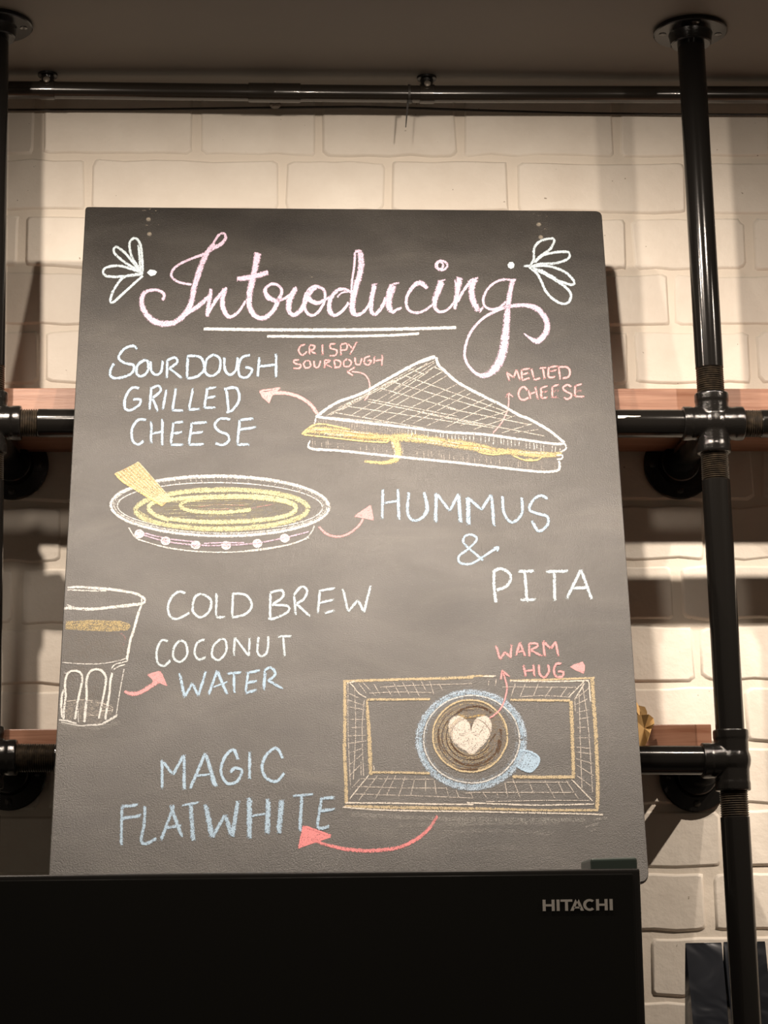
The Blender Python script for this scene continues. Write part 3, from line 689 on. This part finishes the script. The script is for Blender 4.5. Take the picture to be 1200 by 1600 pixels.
for i in range(9):
    t = i/8; c.k = 22; c.st('F', (.80, .70, .48), 1.6, ' '.join('%.0f,%.0f' % pq(s_/6, t) for s_ in range(7)), .7)
c.k = 22; c.st('F', (.80, .62, .28), 3, '62,95 100,135 160,172 230,215 295,255', .8)
c.build('chalk_drawing', 'chalk drawing of a plate of hummus with a pita piece in yellow and white')
c = Chalk(); c.st('X', PINK, 3.6, '498,823 508,833 520,838 534,838 548,832 560,822 568,810', .85); c.fill('Q', PINK, '140,228 208,182 218,243 180,235', .95); c.st('Q', PINK, 3, '142,228 205,184; 205,184 216,242', .9)
c.build('chalk_arrow', 'pink chalk arrow pointing at HUMMUS')
c = Chalk(); c.st('I', BLUE, 4.6, '92,80 88,232; 168,78 172,235,5; 100,148 170,140,3.5; 224,95 216,190 240,236 285,228 316,180,6 300,95; 362,100,5 358,250,6; 362,100 430,190; 430,190 475,102; 475,102,6 485,250,6; 522,120,7 525,262,7; 522,120 590,185; 590,185 640,108; 642,110,5 655,270,5; 698,115 705,200 745,248 795,205 796,122; 926,130 890,112 848,142 835,185 880,205 925,220 925,262 880,292 846,238', .82)
c.build('chalk_lettering', 'pale blue chalk word HUMMUS')
c = Chalk(); c.st('I', BLUE, 3.8, '600,440 540,390 500,350 508,318 540,310 568,332 525,382 478,418 482,452 535,458 590,428 640,395 676,374; 652,378 676,374 668,394', .85); c.build('chalk_lettering', 'pale blue chalk ampersand')
c = Chalk(); c.st('I', ICE, 5, '655,490 655,580 665,655; 650,497 690,482 738,515 722,568 668,592; 775,495 862,495; 810,495 822,652; 788,640 868,640; 916,498 1030,495; 960,497 962,647; 1023,636 1095,488; 1095,488 1150,638; 1050,582 1138,578', .85); c.build('chalk_lettering', 'pale blue chalk word PITA')
c = Chalk(); c.st('H', ICE, 4.2, '195,120 160,112 125,140 105,190 118,238 155,250 215,218; 275,125 240,145 232,210 270,242 315,210 322,155 275,125; 352,120 348,240; 348,242 395,242; 435,120 430,242; 430,122 500,130 530,180 500,225 430,245; 625,118 622,248; 622,118 680,106 688,138 632,180; 632,180 710,185 712,215 640,250 612,246; 745,130 752,232; 742,132 780,88 810,105 795,148 755,175; 755,175 828,240; 876,100 864,226; 872,108 955,95; 870,170 948,154; 898,222 950,208; 992,98 1018,215; 1018,215 1068,155; 1068,155 1098,218; 1098,218 1132,82', .85)
c.build('chalk_lettering', 'pale blue chalk words COLD BREW'); c = Chalk()
c.st('H', ICE, 4, '105,365 75,358 50,405 52,470 85,488 118,460; 165,362 135,400 135,450 170,468 202,430 195,375 165,362; 292,355 255,370 240,420 260,456 298,445; 375,352 335,390 330,440 365,458 400,415 398,365 375,352; 445,345 438,438; 445,345 515,440; 515,440 520,345; 565,340 558,415 580,440 608,415 614,338; 660,340 732,338; 690,340 696,445', .85)
c.build('chalk_lettering', 'pale blue chalk word COCONUT'); c = Chalk()
c.st('H', BLUE, 4.4, '165,525,5 190,650,6; 190,645 230,575; 230,575 258,642; 258,642 298,515; 310,638 355,512; 355,512,5 405,635,5; 330,597,3 408,570,3; 404,527 480,522; 440,525 440,626; 512,520 498,626; 500,525 572,512; 500,575 562,566; 498,626 556,610; 598,510,5 590,612,5; 592,515 625,497 650,530 610,568; 612,562 688,606', .85)
c.build('chalk_lettering', 'pale blue chalk word WATER')
c = Chalk(); c.st('R', PINK, 6, '298,992,4 325,1002,6 360,998,6 400,975,7 440,945,8', .92); c.fill('R', PINK, '393,926 445,911 470,970 440,958 420,968 412,944', .95); c.st('R', PINK, 3, '393,926 445,911; 445,911 470,970', .9)
c.build('chalk_arrow', 'pink chalk arrow pointing at WATER')

# glass of cold brew
c = Chalk()
c.fill('G', (.30, .23, .15), '130,560 770,570 740,830 600,868 400,880 110,865', .16); c.fill('G', (.24, .18, .11), '120,900 580,900 560,1200 480,1440 110,1430', .14)
c.fill('G', GOLD, '150,452 400,440 690,448 780,478 795,505 760,545 600,556 300,545 140,530', .55)
c.st('G', GOLD, 3, '150,470 400,455 700,465; 160,500 500,490 780,505; 150,530 400,520 740,540', .5)
c.st('G', PINK, 3, '690,570 740,620 720,700', .28)
c.fill('G', PALE, '130,1240 420,1230 600,1290 610,1380 480,1480 150,1440', .30)
c.st('G', WHITE, 4.5, '160,118,3 280,112,4 400,120,4.5 520,128,4.5 650,142,5 760,160,4.5 850,180,4.5 915,215,4.5 940,245,4 915,275,4 860,285,5 740,300,6 600,315,5 430,332,5 280,330,5 180,322,5 128,325,4', .82)
c.st('G', WHITE, 3, '160,285 180,300 230,315; 160,140 400,150 560,150; 905,215 905,280', .7)
c.st('G', WHITE, 4.2, '905,285 880,350 850,450 820,560 790,650 770,760 755,840', .85); c.st('G', WHITE, 2.2, '750,825 690,845 600,865 480,880 360,882 220,876 110,866', .65); c.st('G', WHITE, 2.4, '770,850 700,870 640,885 600,930; 740,890 680,905 620,940; 735,915 740,880', .75)
c.st('G', WHITE, 3.8, '125,1435 130,1330 145,1200 138,1100 150,1010 180,965 235,950 290,968 312,1020 300,1110 278,1200 255,1320 238,1440; 125,965 160,975; 108,1420 102,1300 110,1190 130,1140; 333,1468,4.5 342,1350,4.5 355,1200,4 352,1080,4 365,1000,4 395,955,4 445,935,4 505,950,4 545,1010,4 545,1080,4 525,1190,3.5 498,1320,3.5 475,1430,3; 540,1440 560,1310 582,1180 592,1060 612,970', .85)
c.st('G', WHITE, 2.0, '730,930 705,1060 680,1200 650,1392; 268,1320 272,1475', .7); c.st('G', WHITE, 3, '75,1440 160,1450 255,1478; 100,1462,2 280,1498,2.5 380,1492,3 500,1485,3.5 580,1445,3 660,1398,3; 490,1490 665,1390', .8)
c.st('G', CREAM, 1.6, '390,1262 470,1268 560,1290 615,1320 600,1370; 150,1255 300,1240 420,1250; 480,1300 600,1330; 470,1350 600,1350; 360,1390 480,1400', .6)
c.build('chalk_drawing', 'chalk drawing of a fluted glass of coffee at the left edge')

# tray and cup
c = Chalk(); TR = TAN
c.st('J', TR, 4.5, '88,190 300,182 600,172 900,165 1200,155', .8); c.st('K', TR, 3.4, '0,352 100,345 215,350; 345,382 600,378 850,368 1040,362', .8)
c.st('J', TR, 6.2, '103,185 103,500 100,800 110,1000 115,1235', .75); c.st('K', TR, 6.8, '1018,362 1030,560 1045,760 1056,1000 1064,1200 1060,1430', .75)
c.st('J', TR, 5.5, '100,1256 400,1262 800,1268 1200,1275', .75); c.st('K', TR, 4.5, '-5,1425 300,1432 600,1440 1070,1440', .75)
c.st('J', CREAM, 2.8, '110,1225 500,1228 800,1235 1200,1240; 80,1262 400,1285 800,1295 1200,1300; 115,205 200,190', .8); c.st('K', CREAM, 2.8, '-5,1380 300,1392 600,1400 1035,1390; -5,1450 400,1460 900,1470 1110,1478; 350,388 700,392 995,384; 240,348 120,350; 990,380 1005,560', .75)
c.st('J', TR, 4, '285,345 500,345 830,342', .8); c.st('J', TR, 5.8, '290,340,3 300,500,6 312,700,7 322,990,6.5', .75); c.st('J', TR, 4.2, '330,965 600,968 830,975', .75)
c.st('K', TR, 4.2, '350,542 600,545 840,547', .78); c.st('K', TR, 6.6, '846,548 855,800 862,1000 866,1165', .75); c.st('K', TR, 5.6, '365,1168 600,1172 880,1170', .78)
G1 = '130,210 130,600 150,1080; 185,250 195,600 175,1030; 268,340 250,600 262,1000; 240,860 240,1000; 120,285 240,340; 120,345 280,400; 125,405 285,435; 130,515 290,515; 150,585 280,580; 125,655 290,650; 120,720 290,698; 125,808 265,755; 125,915 265,800; 135,1000 240,898; 150,1108 240,1015; 300,292 560,282 840,287; 400,240 700,225 1190,210; 220,205 290,300; 250,195 370,320; 345,205 410,315; 445,228 510,325; 510,190 580,325; 590,190 660,320; 675,190 740,325; 750,180 800,285; 825,185 860,305; 900,195 935,270; 1005,195 1020,245; 1085,190 1095,240; 1172,185 1176,220; 230,1020 870,1025; 180,1085 600,1098 960,1100; 170,1150 700,1165 1195,1185; 1110,1140 1200,1145; 385,990 220,1205; 480,985 360,1195; 540,985 450,1175; 620,990 555,1190; 705,990 660,1180; 790,1000 790,1140; 865,1025 882,1160; 965,1080 985,1168; 1050,1110 1080,1198; 1170,1135 1198,1190'
c.st('J', PALE, 1.7, G1, .66); c.st('J', CREAM, 2.0, '140,205 170,228 220,290 285,330; 140,1195 310,985; 350,900 350,960', .75)
G2 = '110,395 115,445; 178,370 170,430; 240,370 225,430; 395,400 355,520; 478,405 428,520; 582,405 535,520; 700,425 628,530; 825,425 755,520; 845,475 805,520; 280,435 890,440; 440,515 640,508 850,520; 25,1290 50,1350; 125,1290 165,1350; 240,1290 255,1345; 305,1200 330,1340; 365,1170 435,1350; 495,1190 545,1312; 630,1195 725,1362; 735,1198 795,1325; 800,1188 910,1355; 0,1297 880,1297; 150,1372 600,1362 1000,1362; 310,1213 830,1213; 912,490 922,900 935,1265; 935,400 985,750 1022,1300; 878,505 880,650; 885,535 1000,440; 880,580 990,530; 885,645 1000,620; 900,700 1005,680; 890,768 970,765; 885,850 1010,850; 885,925 1025,940; 885,965 1030,985; 885,1020 1030,1062; 890,1070 1030,1160; 890,1155 1030,1260'
c.st('K', PALE, 1.8, G2, .66); c.st('K', CREAM, 2.2, '960,385 820,525; 850,1188 1030,1375; 960,400 875,540', .75)
# cup
c.ell('L', BLUE, 12.5, 580, 526, 446, 402, .62, jit=.004); c.ell('L', (.66, .80, .92), 6, 582, 526, 462, 416, .5); c.ell('L', WHITE, 2.6, 582, 520, 408, 372, .75, jit=.004); c.ell('L', (.55, .68, .78), 7, 578, 520, 392, 356, .26)
c.fill('L', BLUE, '985,612 1050,618 1110,640 1155,672 1152,730 1090,796 1020,780 960,742', .80); c.st('L', BLUE, 3.5, '990,612 1050,618 1110,640 1155,675 1150,730 1090,794 1020,780 960,742', .85)
c.ellfill('L', (.42, .32, .20), 572, 492, 312, 300, .34); 
for k in range(13):
    rr_ = 160+k*12; c.ell('L', COCOA if k % 3 == 1 else TAN, 2.0, 575, 500, rr_, rr_*.94, .50, jr.uniform(0, 60), jr.uniform(200, 360), jit=.006)
c.st('L', COCOA, 4.2, '395,540 440,600 520,660 600,680 680,640 740,575; 430,690 520,735 620,740 720,700 790,630 820,520; 400,760 520,780 640,775; 450,300 540,250 660,245 760,300; 830,430 835,540 800,640', .62)
c.st('L', COCOA, 2, '640,640 720,560 790,470; 560,700 680,680 770,600; 300,420 310,540 360,640; 480,265 620,235 740,270', .6)
c.ell('L', TAN, 3.0, 570, 492, 318, 306, .85, jit=.008)
HT = '578,450 560,390 520,345 470,325 415,345 392,400 398,480 430,540 490,590 550,628 590,645 640,600 700,540 740,465 748,400 730,345 690,322 640,335 605,375'
c.fill('L', (.74, .68, .60), HT, .82, off=.00065); c.k = 20; c.st('L', COCOA, 1.7, '578,455 580,410 600,370; 640,480 690,420; 450,410 462,400; 500,360 540,400; 430,500 470,560', .6); c.st('L', CREAM, 2.4, HT+' 578,450', .75)
c.st('L', (.70, .50, .20), 4, '470,305 540,340 575,330 640,318 700,318', .5)
c.build('chalk_drawing', 'chalk drawing of a heart latte cup on a woven tray')
c = Chalk(); c.k = 21; c.st('K', PINK, 2.8, '180,692 240,650 280,600 305,540 322,470 322,420 300,345 288,305', .85); c.k = 21; c.st('K', PINK, 3.2, '272,378 286,300; 286,300 345,356', .9)
c.st('K', PINK, 3.7, '235,98 268,212; 268,212 310,145; 310,145 352,202; 352,202 362,88; 395,184 430,73; 430,73 472,187; 410,147 465,147; 505,82 505,188; 498,85 555,80 575,103 515,135; 515,135 612,186; 618,62 632,188; 618,62 680,125; 680,125 722,68; 722,68 742,188; 458,255 477,356; 540,250 547,358; 470,305 545,300; 585,255 590,330 630,358 665,310 660,253; 767,250 728,248 705,300 725,352 775,350 782,315 738,310', .9)
c.build('chalk_lettering', 'small pink chalk words WARM HUG with a thin arrow')
c = Chalk(); c.fill('K', PINK, '838,272 870,252 905,242 940,228 960,262 958,300 948,328 915,312 880,298', .9); c.build('chalk_heart', 'small filled pink chalk heart beside WARM HUG')
c = Chalk(); c.st('M', BLUE, 5, '270,120 270,272; 270,125 325,197; 325,197 380,98; 382,95 382,274,6; 412,268 490,85; 490,85,5 540,258,8; 440,202,4 520,195,4; 655,122 632,70 588,108 568,180 600,240 650,230 675,178 640,163 615,186; 715,78 713,220; 882,116 850,63 800,95 776,160 800,215 850,230 890,188', .85); c.build('chalk_lettering', 'pale blue chalk word MAGIC')
c = Chalk(); c.st('M', BLUE, 5.2, '68,350 62,556; 62,358 150,350; 65,418 166,404; 182,355 180,440 165,530 188,546 242,520; 263,532 332,348; 312,350,6 372,516,6; 285,465 372,455; 366,352,4 460,337,4; 415,345,7 427,532,8; 490,345,8 525,518,9; 525,515,6 590,398,5; 590,398,7 625,512,8; 625,512,8 655,328,7; 713,310,10 712,522,8; 808,318,8 803,500,9; 722,406,4 805,394,4; 876,322,9 861,495,9; 930,304,4.5 1036,297,4; 978,300 968,486,6; 1080,308 1055,460,5; 1075,318 1146,312; 1060,382 1148,372; 1055,458 1075,470 1118,458', .8); c.build('chalk_lettering', 'pale blue chalk word FLATWHITE')
c = Chalk(); RED = (.80, .30, .30); c.st('N', RED, 6, '562,34,4 530,82,6 480,122,6 415,150,6 320,160,6.5 230,154,6 150,135,5 110,118,5', .82); c.fill('N', RED, '80,70 60,152 130,128 178,112 172,102 128,92', .92); c.st('N', RED, 3.5, '80,70 62,152; 80,70 178,106', .9)
c.build('chalk_arrow', 'dark pink chalk arrow pointing at FLATWHITE')
# rubbed dust
c = Chalk(); DU = (.50, .49, .45)
c.st('N', DU, 9, '250,30 500,42 800,48 1100,48', .36); c.st('N', DU, 10, '420,70 700,62 1000,58', .30); c.st('N', DU, 8, '560,95 760,88 980,100', .26); c.st('N', DU, 12, '640,160 800,150 880,155', .18)
c.st('N', DU, 5, '1090,75 1150,60; 1120,50 1180,40; 1110,90 1140,80', .4); c.st('X', DU, 9, '945,1060 950,1120 948,1180', .2); c.st('X', DU, 7, '230,1150 300,1152', .05)
c.st('X', DU, 12, '92,1130 150,1137 188,1128', .3); c.st('X', (.55, .52, .46), 5, '560,780 700,760 800,770', .0)
c.build('chalk_dust', 'pale rubbed chalk dust below the tray drawing')['kind'] = 'stuff'
# mounting holes and flecks
for (x, y), big in (((232, 343), 1), ((233.5, 366), 1), ((842, 351), 1), ((845, 371), 1)):
    bm = bmesh.new(); add_lathe(bm, bp(x, y, .0001), NB, [(0, .0042), (.0012, .0038), (.0013, .0024), (.0003, .0020)], 14, cap=True); auto(obj('screw_hole', bm, m_steel, board, label='small worn metal-rimmed screw hole'))
c = Chalk()
for (x, y, a) in ((222, 329, 10), (232, 327, -10), (241, 330, 5), (236, 334, 20), (227, 352, 30), (244, 351, -30), (832, 335, 0), (841, 337, 10), (853, 338, 5), (836, 352, 40), (850, 358, -30), (576, 341, 10), (846, 378, 0), (484, 433, 40), (187, 620, 10)):
    c.st('X', (.66, .58, .44), 1.6, '%f,%f %f,%f' % (x, y, x+jr.uniform(2, 6), y+jr.uniform(-1, 1.5)), .7)
c.build('flaked_paint', 'pale flecks of flaked paint round the screw holes')['kind'] = 'stuff'

# ================================================================ FOIL BAGS on the low shelf
def foil_bag(cx, wd, dep, y, z, h, label, lean=0.0):
    """side-gusseted coffee bag: box bottom, gussets folding in, flat crimped top"""
    t = thing('coffee_bag', label, 'bag', (cx, y, z), 'black foil coffee bags on the low shelf')
    n_ = 16; bm = bmesh.new(); rings = []
    for k in range(n_+1):
        s_ = k/n_; zz = z+h*s_
        d_ = dep*.5*(1-max(0, (s_-.35)/.65)**1.3*.97)+.0012; w2 = wd*.5*(1-.06*math.sin(min(1, s_)*3.14)*.3)
        g = wd*.5*(.05+.55*max(0, (s_-.25)/.75)**.8) if s_ > .25 else wd*.03   # how deep the side folds in
        cy = y+lean*s_*s_
        bul = .004*math.sin(s_*9+cx*7)*(1-s_)
        pr = [(-w2, -d_), (-w2*.4, -d_-bul), (w2*.4, -d_-bul*.6), (w2, -d_), (w2-g*.55, -d_*.1), (w2, d_), (w2*.3, d_+bul), (-w2*.4, d_), (-w2, d_), (-w2+g*.55, -d_*.1)]
        rings.append([bm.verts.new((cx+a, cy+b, zz)) for a, b in pr])
    m_ = len(rings[0])
    for a, b in zip(rings[:-1], rings[1:]):
        for i in range(m_): j = (i+1) % m_; bm.faces.new((a[i], a[j], b[j], b[i]))
    bm.faces.new(rings[0][::-1])
    bmesh.ops.recalc_face_normals(bm, faces=bm.faces)
    bmesh.ops.triangulate(bm, faces=[f for f in bm.faces if len(f.verts) > 4])
    o = obj('pouch', bm, m_foil, t); auto(o, 28)
    bm = bmesh.new(); add_box(bm, (cx-wd*.5, y+lean-.0018, z+h-.006), (cx+wd*.5, y+lean+.0018, z+h+.002), .0006); obj('top_seal', bm, m_foil, t)
    return t
by = -.17
xa = at(1071, 1474, by).x; xb = at(1127, 1474, by).x; zt_ = at(1100, 1475, by).z
foil_bag((xa+xb)/2, xb-xa, .085, by, ZB, zt_-ZB, 'black foil bag on the low shelf, just left of the right-hand pipe post')
xc = at(1129, 1474, by).x; xd = at(1196, 1474, by).x
foil_bag((xc+xd)/2, (xd-xc)*.96, .085, by-.002, ZB, zt_-ZB+.001, 'black foil bag on the low shelf, behind the right-hand pipe post')
xe = at(1198, 1474, by).x
foil_bag(xe+.04, .075, .085, by-.004, ZB, zt_-ZB+.0005, 'black foil bag cut by the right edge of the picture')

# crumpled kraft bag on the lower shelf
zs = at(1040, 1132, -.246).z
p_r = at(1020, 1130, -.275)
kb = thing('paper_bag', 'crumpled brown kraft paper bag on the lower shelf peeking out behind the blackboard', 'paper bag', (p_r.x-.045, -.22, zs))
bm = bmesh.new(); bmesh.ops.create_icosphere(bm, subdivisions=3, radius=1)
for v in bm.verts:
    p = v.co.copy(); nz = noise.cell(p*2.3)*.22+noise.noise(p*2.1)*.35
    f = 1+nz*.55
    v.co = Vector((p_r.x-.047+p.x*f*.046, -.215+p.y*f*.048, zs+.012+max(p.z, -.25)*f*.040))
    if v.co.z < zs+.001: v.co.z = zs+.001
me_o = obj('paper_body', bm, m_kraft, kb)
# folded flap over the shelf edge
bm = bmesh.new()
fp = [(1002, 1117), (1014, 1116), (1021, 1122), (1022.5, 1131), (1018, 1139), (1016, 1146), (1012, 1158), (1004, 1173), (1000, 1178), (985, 1180), (985, 1118)]
ys = [-.27, -.274, -.268, -.276, -.270, -.279, -.282, -.276, -.274, -.27, -.27]
vs = [bm.verts.new(at(x, y, yy)) for (x, y), yy in zip(fp, ys)]
ce = bm.verts.new(at(1004, 1140, -.246)); ce.co.y = -.2645
for i in range(len(vs)): bm.faces.new((vs[i], vs[(i+1) % len(vs)], ce))
o = obj('paper_flap', bm, m_kraft, kb); md = o.modifiers.new('s', 'SOLIDIFY'); md.thickness = .0008
